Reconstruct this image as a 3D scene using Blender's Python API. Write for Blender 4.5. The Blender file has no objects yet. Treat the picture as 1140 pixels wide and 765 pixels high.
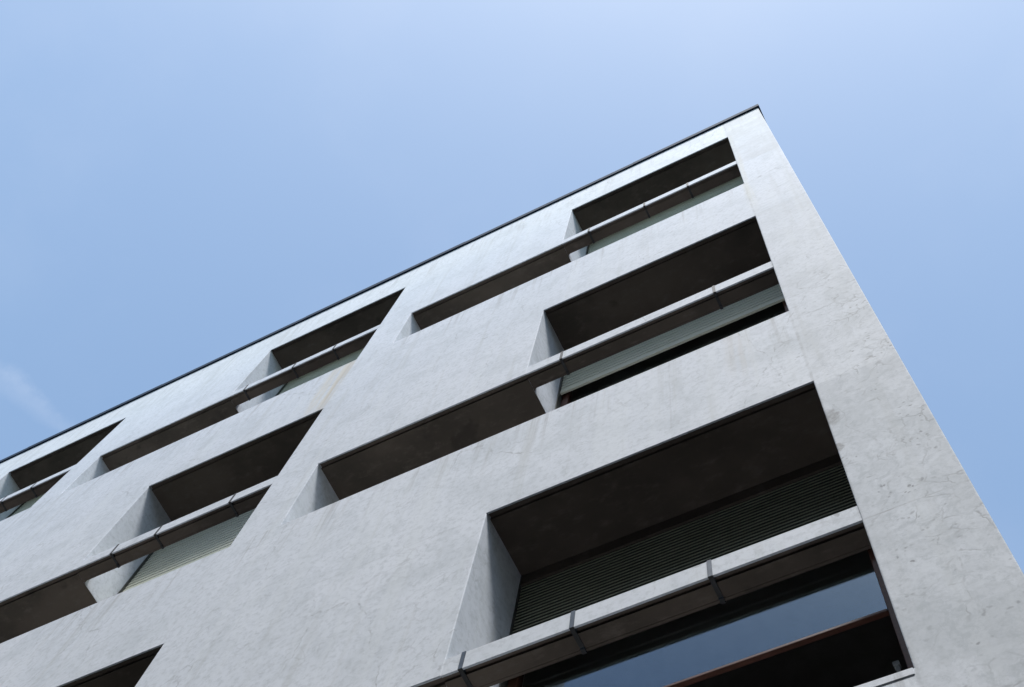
import bpy, bmesh, math, random
from mathutils import Vector, Matrix
random.seed(4)
sc = bpy.context.scene
COL = sc.collection
H = 14.5                       # roof height above the street

# ------------------------------------------------------------------ helpers
def thing(name, label, cat, loc=(0, 0, 0), group=None):
    o = bpy.data.objects.new(name, None); COL.objects.link(o)
    o.location = loc; o['label'] = label; o['category'] = cat
    if group: o['group'] = group
    return o

def link(name, bm, mats, parent=None, loc=None, smooth=False):
    bmesh.ops.recalc_face_normals(bm, faces=bm.faces)
    me = bpy.data.meshes.new(name); bm.to_mesh(me); bm.free()
    for m in (mats if isinstance(mats, (list, tuple)) else [mats]): me.materials.append(m)
    if smooth:
        for p in me.polygons: p.use_smooth = True
    o = bpy.data.objects.new(name, me); COL.objects.link(o)
    if parent is not None:
        o.parent = parent
    if loc is not None: o.location = loc
    return o

def box(bm, x0, x1, y0, y1, z0, z1, mi=0):
    v = [bm.verts.new(p) for p in ((x0,y0,z0),(x1,y0,z0),(x1,y1,z0),(x0,y1,z0),(x0,y0,z1),(x1,y0,z1),(x1,y1,z1),(x0,y1,z1))]
    for f in ((0,3,2,1),(4,5,6,7),(0,1,5,4),(1,2,6,5),(2,3,7,6),(3,0,4,7)):
        bm.faces.new([v[i] for i in f]).material_index = mi

def prism_x(bm, prof, x0, x1, mi=0):
    """extrude a (y,z) profile along x"""
    a = [bm.verts.new((x0, y, z)) for y, z in prof]; b = [bm.verts.new((x1, y, z)) for y, z in prof]
    n = len(prof)
    bm.faces.new(a[::-1]).material_index = mi; bm.faces.new(b).material_index = mi
    for i in range(n):
        bm.faces.new((a[i], a[(i+1) % n], b[(i+1) % n], b[i])).material_index = mi

def prism_z(bm, prof, z0, z1, mi=0):
    a = [bm.verts.new((x, y, z0)) for x, y in prof]; b = [bm.verts.new((x, y, z1)) for x, y in prof]
    n = len(prof)
    bm.faces.new(a[::-1]).material_index = mi; bm.faces.new(b).material_index = mi
    for i in range(n):
        bm.faces.new((a[i], a[(i+1) % n], b[(i+1) % n], b[i])).material_index = mi

def bevel(o, w=.004, seg=2):
    m = o.modifiers.new('bevel', 'BEVEL'); m.width = w; m.segments = seg
    m.limit_method = 'ANGLE'; m.angle_limit = math.radians(40)
    m.harden_normals = False
    return o

# ------------------------------------------------------------------ node helper
class NT:
    def __init__(s, name):
        s.m = bpy.data.materials.new(name); s.m.use_nodes = True
        s.t = s.m.node_tree; s.bsdf = s.t.nodes['Principled BSDF']
    def n(s, ty, **kw):
        nd = s.t.nodes.new(ty)
        for k, v in kw.items():
            if k in nd.inputs.keys(): nd.inputs[k].default_value = v
            else: setattr(nd, k, v)
        return nd
    def l(s, a, b): s.t.links.new(a, b)
    def math(s, op, a, b=None, c=None, clamp=False):
        nd = s.t.nodes.new('ShaderNodeMath'); nd.operation = op; nd.use_clamp = clamp
        for i, v in enumerate((a, b, c)):
            if v is None: continue
            if isinstance(v, (int, float)): nd.inputs[i].default_value = v
            else: s.l(v, nd.inputs[i])
        return nd.outputs[0]
    def mix(s, fac, a, b, mode='MIX'):
        nd = s.t.nodes.new('ShaderNodeMix'); nd.data_type = 'RGBA'; nd.blend_type = mode
        for sock, v in ((nd.inputs[0], fac), (nd.inputs[6], a), (nd.inputs[7], b)):
            if isinstance(v, (int, float)): sock.default_value = v
            elif isinstance(v, tuple): sock.default_value = (*v, 1)
            else: s.l(v, sock)
        return nd.outputs[2]
    def ramp(s, v, lo, hi, a=0., b=1.):
        nd = s.t.nodes.new('ShaderNodeMapRange'); nd.interpolation_type = 'SMOOTHSTEP'
        s.l(v, nd.inputs[0])
        nd.inputs[1].default_value = lo; nd.inputs[2].default_value = hi
        nd.inputs[3].default_value = a; nd.inputs[4].default_value = b
        return nd.outputs[0]
    def scaled(s, co, sx, sy, sz):
        nd = s.t.nodes.new('ShaderNodeMapping'); s.l(co, nd.inputs[0])
        nd.inputs['Scale'].default_value = (sx, sy, sz); return nd.outputs[0]
    def noise(s, co, scale, detail=4, rough=.55, dist=0.):
        nd = s.n('ShaderNodeTexNoise', Scale=scale, Detail=detail, Roughness=rough, Distortion=dist)
        s.l(co, nd.inputs['Vector']); return nd.outputs['Fac']
    def edge(s, co, scale, rnd=1.):
        nd = s.t.nodes.new('ShaderNodeTexVoronoi'); nd.feature = 'DISTANCE_TO_EDGE'
        nd.inputs['Scale'].default_value = scale; nd.inputs['Randomness'].default_value = rnd
        s.l(co, nd.inputs['Vector']); return nd.outputs['Distance']
    def bump(s, h, strength=.2, dist=.01):
        b = s.n('ShaderNodeBump', Strength=strength, Distance=dist); s.l(h, b.inputs['Height'])
        s.l(b.outputs[0], s.bsdf.inputs['Normal'])

# ------------------------------------------------------------------ measured grid
PITCH = 3.745
NB = 4
RX = [-.397 - PITCH*k for k in range(NB)]
TX = [-2.138 - PITCH*k for k in range(NB)]
LX = [-3.760 - PITCH*k for k in range(NB)]
ROW = {'A': dict(t=-.812, bt=-2.079, bb=-2.204, s=-3.075),
       'B': dict(t=-4.227, bt=-5.473, bb=-5.604, s=-6.500),
       'C': dict(t=-7.576, bt=-8.845, bb=-8.957, s=-9.860)}
XL = -PITCH*NB - .397
DS, DG, DW, DI = .39, .47, .58, 5.0        # shutter plane, window leaf, wall back, room back
DEP = 5.4

# ------------------------------------------------------------------ materials
def stone_material():
    t = NT('pale_stone_cladding')
    co = t.n('ShaderNodeTexCoord').outputs['Object']
    sep = t.n('ShaderNodeSeparateXYZ'); t.l(co, sep.inputs[0])
    X, Y, Z = sep.outputs
    warp = t.n('ShaderNodeTexNoise', Scale=2.2, Detail=5, Roughness=.6); t.l(co, warp.inputs['Vector'])
    wv = t.n('ShaderNodeVectorMath', operation='MULTIPLY_ADD'); t.l(warp.outputs['Color'], wv.inputs[0])
    wv.inputs[1].default_value = (.55, .55, .55); t.l(co, wv.inputs[2]); wco = wv.outputs[0]
    big = t.noise(co, .55, 5, .6)
    mid = t.noise(wco, 3.2, 6, .65)
    fine = t.noise(co, 26, 5, .7)
    grit = t.noise(co, 120, 3, .7)
    col = t.mix(t.ramp(big, .3, .7), (.562, .590, .635), (.612, .635, .678))
    col = t.mix(t.math('MULTIPLY', t.ramp(mid, .42, .68), .46), col, (.42, .45, .475))
    col = t.mix(t.math('MULTIPLY', t.ramp(fine, .46, .64), .42), col, (.36, .385, .405))
    col = t.mix(t.math('MULTIPLY', t.ramp(grit, .5, .75), .14), col, (.64, .66, .68))
    # rain wash running straight down
    wash = t.noise(t.scaled(co, 5.0, 5.0, .22), 1.6, 5, .6)
    col = t.mix(t.math('MULTIPLY', t.ramp(wash, .50, .66), .34), col, (.60, .625, .645))
    wash2 = t.noise(t.scaled(co, 8.0, 8.0, .3), 1.3, 5, .65)
    col = t.mix(t.math('MULTIPLY', t.ramp(wash2, .52, .70), .32), col, (.40, .41, .40))
    # stone bedding: short level streaks
    bed = t.noise(t.scaled(wco, 1.1, 1.1, 9.0), 3.0, 5, .7)
    bmask = t.ramp(t.noise(co, 1.1, 3), .42, .62)
    col = t.mix(t.math('MULTIPLY', t.math('MULTIPLY', t.ramp(bed, .56, .70), bmask), .40), col, (.34, .35, .36))
    # fine dark veins, broken up, thicker on the corner pier low down
    pier = t.math('MULTIPLY', t.ramp(X, -.62, -.30), t.ramp(Z, -3.5, -9.0))
    vm = t.noise(co, 1.7, 4, .6)
    thr = t.math('MULTIPLY_ADD', pier, -.13, .60)
    vmask = t.math('MULTIPLY', t.math('SUBTRACT', vm, thr), 9., clamp=True)
    wv2 = t.n('ShaderNodeVectorMath', operation='MULTIPLY_ADD'); t.l(warp.outputs['Color'], wv2.inputs[0])
    wv2.inputs[1].default_value = (.26, .26, .26); t.l(co, wv2.inputs[2]); vco = wv2.outputs[0]
    e1 = t.edge(t.scaled(vco, 1., 1., .7), 4.6)
    e2 = t.edge(t.scaled(vco, 1., 1., .8), 11.0)
    v1 = t.math('MULTIPLY', t.ramp(e1, .003, .024, 1., 0.), t.math('MULTIPLY', vmask, t.ramp(t.noise(co, 14, 4, .7), .42, .62)))
    v2 = t.math('MULTIPLY', t.ramp(e2, .008, .055, 1., 0.), t.math('MULTIPLY', t.ramp(t.noise(co, 4.5, 3), .52, .66), t.math('MULTIPLY_ADD', pier, .80, .26)))
    e3 = t.edge(t.scaled(vco, 1.0, 1.0, .30), 1.7)
    v3 = t.math('MULTIPLY', t.math('MULTIPLY', t.ramp(e3, .0008, .0085, 1., 0.), t.ramp(t.noise(co, 1.3, 4), .46, .56)), t.ramp(t.noise(co, 16, 4, .7), .44, .60, .12, 1.))
    v3 = t.math('MULTIPLY', v3, .6)
    v1 = t.math('MULTIPLY', v1, t.math('MULTIPLY_ADD', pier, .65, .35))
    vein = t.math('MAXIMUM', t.math('MAXIMUM', v1, v2), v3)
    col = t.mix(t.math('MULTIPLY', vein, .66), col, (.13, .125, .12))
    # pits
    pv = t.t.nodes.new('ShaderNodeTexVoronoi'); pv.inputs['Scale'].default_value = 30; t.l(vco, pv.inputs['Vector'])
    pm = t.math('MULTIPLY', t.ramp(t.noise(co, 5.5, 3), .50, .64), t.math('MULTIPLY_ADD', pier, .88, .12))
    pit = t.math('MULTIPLY', t.ramp(pv.outputs['Distance'], .12, .30, 1., 0.), pm)
    pv2 = t.t.nodes.new('ShaderNodeTexVoronoi'); pv2.inputs['Scale'].default_value = 17; t.l(t.scaled(vco, 1, 1, 1.3), pv2.inputs['Vector'])
    low = t.math('MULTIPLY', t.ramp(X, -.36, -.15), t.ramp(Z, -7.6, -9.3))
    pit2 = t.math('MULTIPLY', t.ramp(pv2.outputs['Distance'], .08, .20, 1., 0.), t.math('MULTIPLY', t.ramp(t.noise(co, 7.0, 3), .48, .60), t.math('MULTIPLY_ADD', low, .9, t.math('MULTIPLY', pier, .25))))
    pit = t.math('MAXIMUM', pit, pit2)
    col = t.mix(t.math('MULTIPLY', pit, .85), col, (.10, .10, .10))
    # seams between the cladding panels (a dark joint line, partly filled)
    seam = None
    jit = t.math('MULTIPLY_ADD', t.noise(co, 3.0, 4), .028, -.014)
    def add(v):
        nonlocal seam
        seam = v if seam is None else t.math('MAXIMUM', seam, v)
    zs = [(-4.20, .3), (ROW['C']['bb'], 1.), (ROW['C']['t'] - .06, .25), (-6.30, .25), (-2.3, .2)]
    for z0, k in zs:
        d = t.math('ABSOLUTE', t.math('SUBTRACT', t.math('ADD', Z, jit), z0))
        on = t.ramp(X, -.42, -.40)
        add(t.math('MULTIPLY', t.math('MULTIPLY', t.ramp(d, .002, .007, 1., 0.), on), k))
    d = t.math('ABSOLUTE', t.math('SUBTRACT', t.math('ADD', Z, jit), ROW['C']['t'] - .02))
    add(t.math('MULTIPLY', t.math('MULTIPLY', t.ramp(d, .002, .007, 1., 0.), t.math('MULTIPLY', t.ramp(X, TX[0], TX[0] - .01), t.ramp(X, -3.6, -2.9))), .3))
    for k in range(NB):
        d = t.math('ABSOLUTE', t.math('SUBTRACT', t.math('ADD', X, jit), RX[k]))
        add(t.math('MULTIPLY', t.ramp(d, .003, .011, 1., 0.), .45 if k == 0 else .08))
    d = t.math('ABSOLUTE', t.math('SUBTRACT', t.math('ADD', X, jit), -1.12))
    add(t.math('MULTIPLY', t.math('MULTIPLY', t.ramp(d, .002, .008, 1., 0.), t.math('MULTIPLY', t.ramp(Z, -6.4, -6.5), t.ramp(Z, -7.7, -7.6))), .3))
    broke = t.ramp(t.noise(co, 7, 4, .7), .38, .62)
    seam = t.math('MULTIPLY', t.math('MULTIPLY', seam, t.math('MULTIPLY_ADD', broke, .8, .2)), t.ramp(Y, .03, .02))
    col = t.mix(t.math('MULTIPLY', seam, .62), col, (.17, .16, .15))
    # cream and rust runs below two window corners
    def run(x0, w, z1, z0, c, k):
        nonlocal col
        d = t.math('ABSOLUTE', t.math('SUBTRACT', t.math('ADD', X, t.math('MULTIPLY', jit, 2.0)), x0))
        m = t.math('MULTIPLY', t.ramp(d, w*.25, w, 1., 0.), t.math('MULTIPLY', t.ramp(Z, z1, z1 - .02), t.ramp(Z, z0, z0 + .5)))
        m = t.math('MULTIPLY', m, t.ramp(t.noise(t.scaled(co, 14, 14, .8), 1.4, 4), .32, .62))
        col = t.mix(t.math('MULTIPLY', m, k), col, c)
    run(RX[1] - .12, .20, ROW['A']['s'], -4.4, (.56, .52, .44), .8)
    run(RX[1] - .03, .05, ROW['A']['s'], -4.6, (.44, .39, .32), .6)
    run(RX[0] - .33, .10, ROW['B']['s'], -7.3, (.50, .46, .41), .30)
    run(RX[0] + .02, .06, ROW['A']['t'], -4.3, (.55, .52, .40), .35)
    dn = t.ramp(t.noise(t.scaled(co, 11, 11, .35), 1.5, 5, .65), .52, .68)
    for q in 'ABC':
        s0 = ROW[q]['s']
        m = t.math('MULTIPLY', t.math('MULTIPLY', dn, t.ramp(X, -.41, -.42)), t.math('MULTIPLY', t.ramp(Z, s0 + .01, s0 - .01), t.ramp(Z, s0 - .75, s0 - .05)))
        col = t.mix(t.math('MULTIPLY', m, .42), col, (.28, .275, .265))
    dtop = t.math('MULTIPLY', t.math('MULTIPLY', t.ramp(t.noise(t.scaled(co, 7, 7, .4), 1.7, 5, .65), .50, .66), t.ramp(Z, -1.3, -.02)), .45)
    col = t.mix(dtop, col, (.33, .33, .32))
    # the slabs of the corner pier differ in tone
    for z1, z0, c, k in ((-7.64, -12., (.355, .375, .395), .50), (-4.2, -7.64, (.42, .43, .435), .22), (.1, -2.3, (.43, .435, .44), .55)):
        m = t.math('MULTIPLY', t.math('MULTIPLY', t.ramp(Z, z1 + .006, z1 - .006), t.ramp(Z, z0 - .006, z0 + .006)), t.ramp(X, -.41, -.39))
        col = t.mix(t.math('MULTIPLY', m, t.math('MULTIPLY', t.math('MULTIPLY_ADD', t.ramp(mid, .35, .6), .5, .5), k)), col, c)
    # a chip broken out of the pier edge
    for cx, cz, r in ((-.378, -8.03, .075), (-.388, -8.33, .035)):
        dv = t.n('ShaderNodeVectorMath', operation='DISTANCE'); t.l(wco, dv.inputs[0])
        dx = t.math('MULTIPLY', t.math('SUBTRACT', X, cx), 1.5); dz = t.math('MULTIPLY', t.math('SUBTRACT', Z, cz), .75)
        d = t.math('SQRT', t.math('ADD', t.math('MULTIPLY', dx, dx), t.math('MULTIPLY', dz, dz)))
        d = t.math('ADD', d, t.math('MULTIPLY_ADD', t.noise(co, 22, 4), .07, -.035))
        m = t.math('MULTIPLY', t.ramp(d, r*.55, r, 1., 0.), t.ramp(t.noise(co, 45, 4, .7), .3, .6, .35, 1.))
        col = t.mix(t.math('MULTIPLY', m, .8), col, (.20, .20, .20))
    mott = t.noise(t.scaled(wco, 1.0, 1.0, .55), 22, 7, .8)
    col = t.mix(t.math('MULTIPLY', t.ramp(mott, .48, .64), t.math('MULTIPLY_ADD', pier, .42, .12)), col, (.345, .372, .395))
    col = t.mix(t.math('MULTIPLY', t.ramp(mott, .50, .30), .20), col, (.60, .63, .65))
    t.l(col, t.bsdf.inputs['Base Color'])
    t.bsdf.inputs['Roughness'].default_value = .82
    t.bsdf.inputs['Specular IOR Level'].default_value = .25
    hgt = t.math('ADD', t.math('MULTIPLY', fine, .35), t.math('MULTIPLY', mid, .5))
    hgt = t.math('SUBTRACT', hgt, t.math('MULTIPLY', t.math('ADD', vein, t.math('ADD', seam, pit)), .5))
    t.bump(hgt, .10, .005)
    return t.m

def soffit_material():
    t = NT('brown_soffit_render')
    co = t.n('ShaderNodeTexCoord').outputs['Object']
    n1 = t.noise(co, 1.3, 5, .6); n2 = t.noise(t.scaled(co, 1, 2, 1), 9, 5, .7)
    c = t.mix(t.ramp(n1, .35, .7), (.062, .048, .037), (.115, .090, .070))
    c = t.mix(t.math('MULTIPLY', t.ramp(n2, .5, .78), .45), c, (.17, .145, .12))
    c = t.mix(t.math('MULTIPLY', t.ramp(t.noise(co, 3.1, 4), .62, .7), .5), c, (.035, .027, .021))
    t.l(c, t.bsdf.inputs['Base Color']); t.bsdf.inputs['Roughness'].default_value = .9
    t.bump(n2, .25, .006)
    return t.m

def paint(name, c1, c2, rough=.5, scale=6, metal=0., stretch=(1, 1, 1), bump=.08):
    t = NT(name); co = t.n('ShaderNodeTexCoord').outputs['Object']
    n = t.noise(t.scaled(co, *stretch), scale, 5, .65)
    t.l(t.mix(t.ramp(n, .3, .72), c1, c2), t.bsdf.inputs['Base Color'])
    t.bsdf.inputs['Roughness'].default_value = rough; t.bsdf.inputs['Metallic'].default_value = metal
    if bump: t.bump(n, bump, .004)
    return t.m

def glass_material():
    t = NT('window_glass')
    t.bsdf.inputs['Base Color'].default_value = (.90, .95, 1, 1)
    t.bsdf.inputs['Roughness'].default_value = .0
    t.bsdf.inputs['IOR'].default_value = 1.52
    t.bsdf.inputs['Transmission Weight'].default_value = 1.
    t.bsdf.inputs['Specular Tint'].default_value = (.20, .58, 1, 1)
    return t.m

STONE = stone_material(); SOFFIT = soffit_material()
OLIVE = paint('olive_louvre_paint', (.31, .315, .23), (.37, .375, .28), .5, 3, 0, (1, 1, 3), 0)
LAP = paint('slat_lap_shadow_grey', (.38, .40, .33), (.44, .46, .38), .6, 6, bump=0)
HOOD = paint('dark_brown_housing', (.018, .015, .012), (.028, .023, .018), .7, 6)
SHUT = paint('grey_green_shutter_paint', (.56, .57, .45), (.62, .62, .50), .5, 3, 0, (1, 1, 3), 0)
RAIL_SHADE = paint('dark_guide_lap_shade', (.030, .032, .027), (.050, .052, .044), .45, 12)
WOOD = paint('red_brown_window_wood', (.085, .034, .022), (.13, .054, .035), .45, 7, 0, (1, 1, 8))
SEAL = paint('black_joint_seal', (.012, .012, .013), (.03, .03, .032), .7, 18)
LEAD = paint('grey_lead_strip', (.030, .040, .054), (.065, .08, .10), .45, 18, .2)
COPE = paint('dark_blue_grey_roof_metal', (.010, .024, .048), (.016, .034, .064), .85, 7, .0)
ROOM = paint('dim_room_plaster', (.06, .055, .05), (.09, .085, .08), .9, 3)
GLASS = glass_material()
STEEL = paint('dull_steel', (.14, .15, .15), (.2, .21, .21), .5, 20, .0)

# ------------------------------------------------------------------ the corner building
ROOT = thing('apartment_block', 'pale stone clad corner block with rows of deep stepped window recesses', 'building', (XL/2, 0, 0))
OFF = (-XL/2, 0, H)
def part(name, bm, mats, parent=None, smooth=False):
    if parent is None: return link(name, bm, mats, ROOT, OFF, smooth)
    return link(name, bm, mats, parent, (0, 0, 0), smooth)

GR = .020                                       # drip groove height
def opening(x, z, grow=0.):
    for r in ROW.values():
        for k in range(NB):
            if TX[k] < x < RX[k] and r['s'] < z < r['t'] + grow: return True
            if LX[k] < x < TX[k] + (0 if grow == 0 else 0) and r['s'] < z < r['bb'] + grow: return True
    return False

def solid(x, y, z):
    if not (XL < x < 0 and 0 < y < DEP and -H < z < 0): return False
    if y < .009: return not opening(x, z)
    if y < .040: return not opening(x, z, GR)
    if y < DW: return not opening(x, z)
    if y < DI:
        if x > -.36 or x < XL + .36: return True
        if z > -.42 or z < -11.2: return True
        for q in ('B', 'C'):
            if ROW[q]['t'] + .08 < z < ROW[q]['t'] + .36: return True
        return False
    return True

def wall_mesh():
    bm = bmesh.new()
    xs = sorted({XL, XL + .36, -.36, 0, *RX, *TX, *LX})
    ys = [0, .010, .041, DS, DW, DI, DEP]
    zs = {-H, 0, -.42, -11.2}
    for q, r in ROW.items():
        zs |= {r['t'], r['t'] + GR, r['bb'], r['bb'] + GR, r['s']}
        if q != 'A': zs |= {r['t'] + .08, r['t'] + .36}
    zs = sorted(zs)
    V = {}
    def v(p):
        if p not in V: V[p] = bm.verts.new(p)
        return V[p]
    mid = lambda a, i: (a[i] + a[i+1])/2
    S = {}
    nx, ny, nz = len(xs)-1, len(ys)-1, len(zs)-1
    for i in range(nx):
        for j in range(ny):
            for k in range(nz): S[i, j, k] = solid(mid(xs, i), mid(ys, j), mid(zs, k))
    for (i, j, k), s in S.items():
        if not s: continue
        x0, x1, y0, y1, z0, z1 = xs[i], xs[i+1], ys[j], ys[j+1], zs[k], zs[k+1]
        for d, q in (((-1,0,0), ((x0,y0,z0),(x0,y0,z1),(x0,y1,z1),(x0,y1,z0))), ((1,0,0), ((x1,y0,z0),(x1,y1,z0),(x1,y1,z1),(x1,y0,z1))),
                     ((0,-1,0), ((x0,y0,z0),(x1,y0,z0),(x1,y0,z1),(x0,y0,z1))), ((0,1,0), ((x0,y1,z0),(x0,y1,z1),(x1,y1,z1),(x1,y1,z0))),
                     ((0,0,-1), ((x0,y0,z0),(x0,y1,z0),(x1,y1,z0),(x1,y0,z0))), ((0,0,1), ((x0,y0,z1),(x1,y0,z1),(x1,y1,z1),(x0,y1,z1)))):
            n = (i+d[0], j+d[1], k+d[2])
            if S.get(n, False): continue
            f = bm.faces.new([v(p) for p in q])
            yc = (y0+y1)/2
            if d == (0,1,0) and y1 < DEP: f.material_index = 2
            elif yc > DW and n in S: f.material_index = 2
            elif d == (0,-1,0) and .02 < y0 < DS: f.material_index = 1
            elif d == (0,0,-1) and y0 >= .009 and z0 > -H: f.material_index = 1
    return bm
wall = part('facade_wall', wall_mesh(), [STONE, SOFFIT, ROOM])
bevel(wall, .0045, 2)

# fillets where the low soffit turns into the jamb behind each sun shelf
def beam_profile(r):
    bt, bb = r['bt'], r['bb']
    return [(0, bt), (.118, bt), (.118, bb - .003), (.106, bb - .003), (.103, bb), (.034, bb), (.034, bb + .016), (.010, bb + .016), (.010, bb), (0, bb)]
JOINT = {('A',0): (-1.868, -1.304, -.874), ('B',0): (-1.879, -.793), ('C',0): (-2.05, -1.561, -.986),
         ('A',1): (-5.702, -5.122, -4.649), ('B',1): (-5.552, -5.155, -4.503), ('C',1): (-5.65, -5.05, -4.55),
         ('A',2): (-9.30, -8.83, -8.419), ('B',2): (-9.25, -8.40), ('C',2): (-9.2, -8.6), ('A',3): (-12.9, -12.3), ('B',3): (-12.9, -12.2), ('C',3): (-12.9, -12.3)}
SBOT = {('A',0): -1.66, ('B',0): -5.015, ('C',0): -8.43, ('A',1): -1.325, ('B',1): -5.7, ('C',1): -9.3, ('A',2): -1.8, ('B',2): -5.4, ('C',2): -8.6}

def shutter(x0, x1, z0, z1, dep=.004):
    """curved slats on a roller, one mesh"""
    bm = bmesh.new(); p = .028 if dep > .008 else .054; z = z1
    prof = []
    while z > z0 + .01:
        n = 5                                   # each slat leans out at its foot, then a dark lap
        for i in range(n):
            u = i/(n-1)
            prof.append((DS + .024 - dep*(u*.8 + .45*math.sin(math.pi*u)), z - u*(p-.005)))
        prof.append((DS + .030, z - p + .006)); prof.append((DS + .030, z - p + .001))
        z -= p
    a = [bm.verts.new((x0, y, zz)) for y, zz in prof]; b = [bm.verts.new((x1, y, zz)) for y, zz in prof]
    for i in range(len(prof)-1):
        bm.faces.new((a[i], b[i], b[i+1], a[i+1])).material_index = 1 if i % 7 in (4, 5, 6) else 0  # lap faces take a darker colour, the gap shadow painted in
    box(bm, x0, x1, DS + .036, DS + .044, z, z1)          # slat backs
    box(bm, x0, x1, DS + .017, DS + .034, z - .042, z - .003)      # bottom bar
    return bm, z - .042

for q, r in ROW.items():
    for k in range(NB):
        x0, x1 = TX[k], RX[k]
        # sun shelf with joints
        js = sorted(JOINT[q, k]); bm = bmesh.new(); g = .007
        ends = [x0] + [c for j in js for c in (j - g, j + g)] + [x1]
        for a, b in zip(ends[::2], ends[1::2]): prism_x(bm, beam_profile(r), a, b)
        # inner fillet
        R = .032; pts = [(x0, .118), (x0, .118 + R)]
        for i in range(1, 8):
            a = math.pi + math.pi/2*i/8
            pts.append((x0 + R + R*math.cos(a), .118 + R + R*math.sin(a)))
        pts.append((x0 + R, .118))
        prism_z(bm, pts, r['bb'] + .001, r['bt'] - .02)
        bmesh.ops.recalc_face_normals(bm, faces=bm.faces)
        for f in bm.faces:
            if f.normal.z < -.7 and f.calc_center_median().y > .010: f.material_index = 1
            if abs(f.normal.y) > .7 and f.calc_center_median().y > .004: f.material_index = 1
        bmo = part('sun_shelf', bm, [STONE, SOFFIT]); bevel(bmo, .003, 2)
        for j in js:
            bm = bmesh.new(); w = .0095 if q == 'C' else .009
            t_ = .0035
            prism_x(bm, [(-t_, r['bb'] - .004), (-t_, r['bt'] + .0015), (.10, r['bt'] + .0015), (.10, r['bt'] - .02), (.02, r['bt'] - .02), (.02, r['bb'] + .016), (.121, r['bb'] + .016), (.121, r['bb'] - .011), (.098, r['bb'] - .011), (.094, r['bb'] - .004)], j - w, j + w)
            bmesh.ops.recalc_face_normals(bm, faces=bm.faces)
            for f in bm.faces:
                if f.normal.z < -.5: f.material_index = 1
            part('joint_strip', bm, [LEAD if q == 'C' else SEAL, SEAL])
        # roller shutter
        zb = SBOT.get((q, k), r['bb'])
        bm, zlow = shutter(x0 + .0095, x1 - .0095, zb + .042, r['t'] - (.092 if q == 'C' else .004), .0135 if q == 'C' else .004)
        sh = part('roller_shutter', bm, [OLIVE, RAIL_SHADE] if q == 'C' else [SHUT, LAP])
        for a in ((x0 + .0005, x0 + .009), (x1 - .009, x1 - .0005)):
            bm = bmesh.new(); box(bm, a[0], a[1], DS + .001, DS + .05, r['s'] + .002, r['t'] - .002)
            part('shutter_guide', bm, RAIL_SHADE, sh)
        # low wing of the recess: shutter kept down
        bm, _ = shutter(LX[k] + .004, x0 - .004, r['s'] + .045, r['bb'] - .004)
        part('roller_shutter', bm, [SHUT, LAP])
        # window behind the shutter
        bm = bmesh.new(); f = .055; y0, y1 = .447, .497; zt = r['t'] - .3; zm = r['bt'] - .024
        xa, xb = x0 + .001, x1 - .001
        box(bm, xa, xa + f, y0, y1, r['s'] + .001, zt); box(bm, xb - f, xb, y0, y1, r['s'] + .001, zt)
        for zz, h, yb in ((zt - f, f, y1), (zm, .018, .468), (r['s'] + .001, f, y1)):
            box(bm, xa + f, xb - f, y0 - (.004 if yb < y1 else 0), yb, zz, zz + h)
        wf = part('window_frame', bm, WOOD); bevel(wf, .003, 1)
        for za, zc in ((zm + .02, zt - f),):
            bm = bmesh.new(); box(bm, xa + f, xb - f, .469, .475, za, zc)
            part('pane', bm, GLASS, wf)
        bm = bmesh.new(); box(bm, xa, xb, DS + (.003 if q == 'C' else .05), y1, (r['t'] - .09 if q == 'C' else zt + .002), r['t'] - .001); part('shutter_box_shade', bm, SOFFIT)  # in row C a dark strip comes forward, standing in for shade above the louvres

# roof edge flashing, turning the corner, with lapped joints
bm = bmesh.new(); p_ = .019
x = XL - .02
cuts = [XL - p_, -14.1, -12.0, -9.9, -7.8, -5.7, -3.55, -1.45, p_]
for i, (a, b) in enumerate(zip(cuts, cuts[1:])):
    d = .002 if i % 2 else 0
    prism_x(bm, [(-p_ - d, -.001), (-p_ - d, .112 + d), (.30, .10 + d), (.30, .004), (-.002, .004), (-.002, -.001)], a, b)
box(bm, -.25, p_ - .001, .301, DEP + p_, .003, .07); box(bm, .002, p_ - .001, .301, DEP + p_, -.001, .003)
COPE.node_tree.nodes['Principled BSDF'].inputs['Specular IOR Level'].default_value = .12
bevel(part('roof_flashing', bm, COPE), .004, 2)
bm = bmesh.new(); box(bm, XL + .1, -.26, .31, DEP - .1, .002, .05); part('flat_roof', bm, ROOM)
for k in range(NB):
    bm = bmesh.new(); box(bm, TX[k] + .002, RX[k] - .002, -.003, .30, ROW['C']['s'] - .032, ROW['C']['s'] + .003)
    bevel(part('window_sill', bm, STONE), .003, 1)
# small stay on the low window sill
bm = bmesh.new(); box(bm, -.478, -.464, .30, .312, -9.53, -9.40); box(bm, -.482, -.460, .296, .316, -9.405, -9.385)
part('window_stay', bm, STEEL)

# ------------------------------------------------------------------ street
def sheet(name, x0, x1, y0, y1, z, mat, n=1):
    bm = bmesh.new(); bmesh.ops.create_grid(bm, x_segments=n, y_segments=n, size=.5)
    for v in bm.verts: v.co = (x0 + (v.co.x+.5)*(x1-x0), y0 + (v.co.y+.5)*(y1-y0), z)
    o = link(name, bm, mat); o['kind'] = 'structure'; return o
ASPH = paint('asphalt', (.045, .045, .047), (.062, .061, .06), .85, 14)
PAVE = paint('paving_stone', (.042, .041, .040), (.06, .058, .056), .8, 3)
sheet('street', -400, 400, -400, 400, 0, ASPH)
bm = bmesh.new(); box(bm, XL - 1, 1.4, -1.35, -.004, .004, .13)
pv = link('pavement', bm, PAVE); pv['kind'] = 'structure'; bevel(pv, .01, 2)

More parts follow.
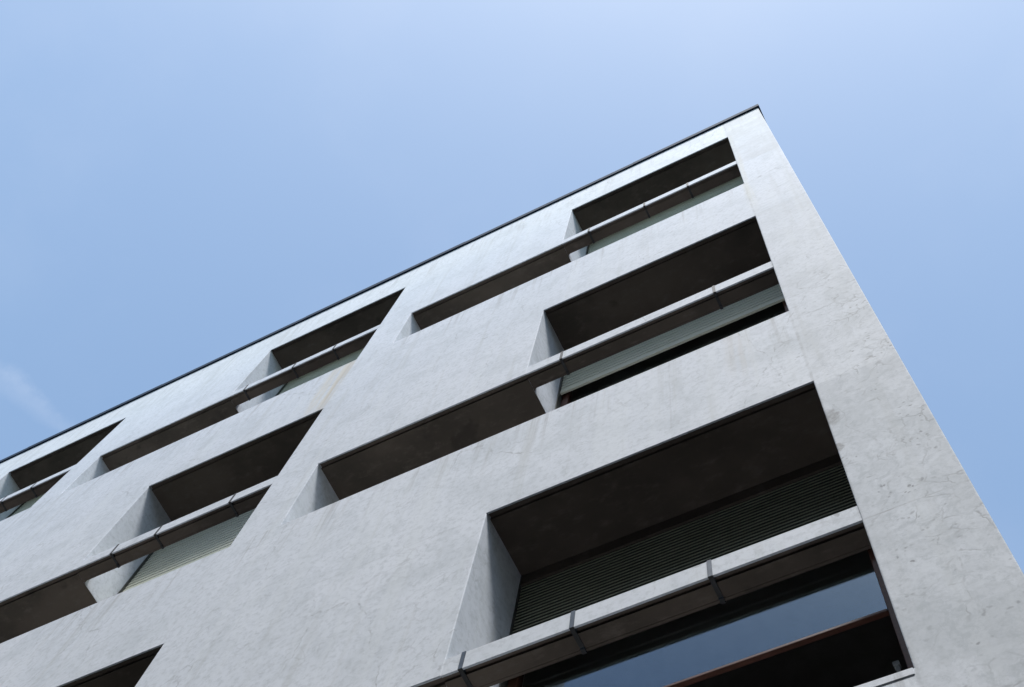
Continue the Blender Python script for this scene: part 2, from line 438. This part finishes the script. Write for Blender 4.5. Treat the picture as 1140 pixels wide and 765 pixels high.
# unseen house opposite, inferred from facade shading; height and tone set for the light
TILE = paint('clay_roof', (.26, .15, .10), (.36, .22, .15), .8, 4)
BRICK = paint('dark_old_plaster', (.045, .043, .042), (.07, .067, .065), .9, 2)
OPP = thing('unseen_house', 'unseen dark plastered house across the narrow street from the pale block, added for its light', 'building', (-6, -11.9, 0))
OH = H - .8
bm = bmesh.new(); box(bm, -24, 24, -5, 5, .005, OH); link('wall', bm, BRICK, OPP)
bm = bmesh.new(); box(bm, -24.3, 24.3, -5.3, 5.3, OH + .002, OH + .22); link('roof', bm, TILE, OPP)
for kz in range(4):
    for kx in range(12):
        bm = bmesh.new(); xw = -21.5 + kx*3.8; zw = 1.0 + kz*3.1
        box(bm, xw, xw + .07, 5.002, 5.05, zw, zw + 1.7); box(bm, xw + 1.03, xw + 1.1, 5.002, 5.05, zw, zw + 1.7)
        box(bm, xw + .07, xw + 1.03, 5.002, 5.05, zw, zw + .07); box(bm, xw + .07, xw + 1.03, 5.002, 5.05, zw + 1.63, zw + 1.7)
        wo = link('window', bm, WOOD, OPP)
        bm = bmesh.new(); box(bm, xw + .07, xw + 1.03, 5.004, 5.02, zw + .07, zw + 1.63); link('pane', bm, RAIL_SHADE, wo)
# ------------------------------------------------------------------ light
SUN_AZ, SUN_EL = math.radians(150), math.radians(67)     # azimuth clockwise from +Y
w = bpy.data.worlds.new('World'); sc.world = w; w.use_nodes = True
nt = w.node_tree; bg = nt.nodes['Background']
sky = nt.nodes.new('ShaderNodeTexSky'); sky.sky_type = 'NISHITA'; sky.sun_disc = False
sky.sun_elevation = SUN_EL; sky.sun_rotation = SUN_AZ
sky.air_density = 1.0; sky.dust_density = .9; sky.ozone_density = .25; sky.altitude = 20
wt = nt.nodes.new('ShaderNodeTexCoord')
def vm(op, a, b=None):
    nd = nt.nodes.new('ShaderNodeVectorMath'); nd.operation = op
    for i, v in enumerate((a, b)):
        if v is None: continue
        if isinstance(v, (tuple, Vector)): nd.inputs[i].default_value = v
        else: nt.links.new(v, nd.inputs[i])
    return nd.outputs['Value'] if op == 'DOT_PRODUCT' else nd.outputs[0]
def mp(v, a, b, c, d):
    nd = nt.nodes.new('ShaderNodeMapRange'); nd.interpolation_type = 'SMOOTHSTEP'; nt.links.new(v, nd.inputs[0])
    for i, x in enumerate((a, b, c, d)): nd.inputs[i+1].default_value = x
    return nd.outputs[0]
def mm(op, a, b):
    nd = nt.nodes.new('ShaderNodeMath'); nd.operation = op
    for i, v in enumerate((a, b)):
        if isinstance(v, (int, float)): nd.inputs[i].default_value = v
        else: nt.links.new(v, nd.inputs[i])
    return nd.outputs[0]
D1, D2 = Vector((-0.60464, 0.07355, 0.82671)).normalized(), Vector((-0.57132, 0.13035, 0.82014)).normalized()
nrm = D1.cross(D2).normalized(); tan = (D2 - D1).normalized()
cn = nt.nodes.new('ShaderNodeTexNoise'); cn.inputs['Scale'].default_value = 22; cn.inputs['Detail'].default_value = 6; cn.inputs['Roughness'].default_value = .6
nt.links.new(wt.outputs['Generated'], cn.inputs['Vector'])
cb = nt.nodes.new('ShaderNodeTexNoise'); cb.inputs['Scale'].default_value = 3.2; cb.inputs['Detail'].default_value = 7; cb.inputs['Roughness'].default_value = .55
nt.links.new(wt.outputs['Generated'], cb.inputs['Vector'])
dl = mm('ABSOLUTE', mm('ADD', vm('DOT_PRODUCT', wt.outputs['Generated'], tuple(nrm)), mm('MULTIPLY', mm('SUBTRACT', cn.outputs['Fac'], .5), .034)), 0.)
da = vm('DOT_PRODUCT', vm('SUBTRACT', wt.outputs['Generated'], tuple(D2)), tuple(tan))
wisp = mm('MULTIPLY', mm('MULTIPLY', mp(dl, .001, .012, 1., 0.), mp(da, .0, .02, 1., 0.)), mp(cn.outputs['Fac'], .3, .7, .3, 1.))
veil = mp(cb.outputs['Fac'], .45, .75, 0., .10)
cf = mm('ADD', mm('MULTIPLY', wisp, .17), veil)
cm = nt.nodes.new('ShaderNodeMix'); cm.data_type = 'RGBA'; nt.links.new(cf, cm.inputs[0]); tint = nt.nodes.new('ShaderNodeMix'); tint.data_type = 'RGBA'; tint.blend_type = 'MULTIPLY'; tint.inputs[0].default_value = 1; nt.links.new(sky.outputs[0], tint.inputs[6]); tint.inputs[7].default_value = (.97, 1.005, .925, 1); nt.links.new(tint.outputs[2], cm.inputs[6]); cm.inputs[7].default_value = (3.2, 3.5, 4.1, 1)
nt.links.new(cm.outputs[2], bg.inputs[0]); bg.inputs[1].default_value = .092
L = bpy.data.lights.new('sun', 'SUN'); L.energy = 2.15; L.angle = math.radians(10); L.color = (1, .995, .985)
so = bpy.data.objects.new('sun', L); COL.objects.link(so)
sd = Vector((math.sin(SUN_AZ)*math.cos(SUN_EL), math.cos(SUN_AZ)*math.cos(SUN_EL), math.sin(SUN_EL)))
so.rotation_euler = sd.to_track_quat('Z', 'Y').to_euler(); so.location = sd*60

# ------------------------------------------------------------------ camera
Rm = ((0.8870122312, 0.4481535637, 0.1112100941), (-0.3916369429, 0.8577709716, -0.3329406334), (-0.2446013218, 0.2517684328, 0.9363668350))
cd = bpy.data.cameras.new('camera'); cam = bpy.data.objects.new('camera', cd); COL.objects.link(cam)
M = Matrix.Identity(4)
for i in range(3):
    M[i][0] = Rm[0][i]; M[i][1] = -Rm[1][i]; M[i][2] = -Rm[2][i]
M.translation = Vector((-0.22428, -2.184, -12.87625 + H))
cam.matrix_world = M
cd.sensor_width = 36; cd.lens = 36*1316.72/1140; cd.clip_end = 2000; cd.clip_start = .05
sc.camera = cam
sc.view_settings.view_transform = 'Standard'; sc.view_settings.look = 'None'
sc.view_settings.exposure = 1.5; sc.view_settings.gamma = 1
sc.view_settings.use_curve_mapping = False
sc.cycles.max_bounces = 10
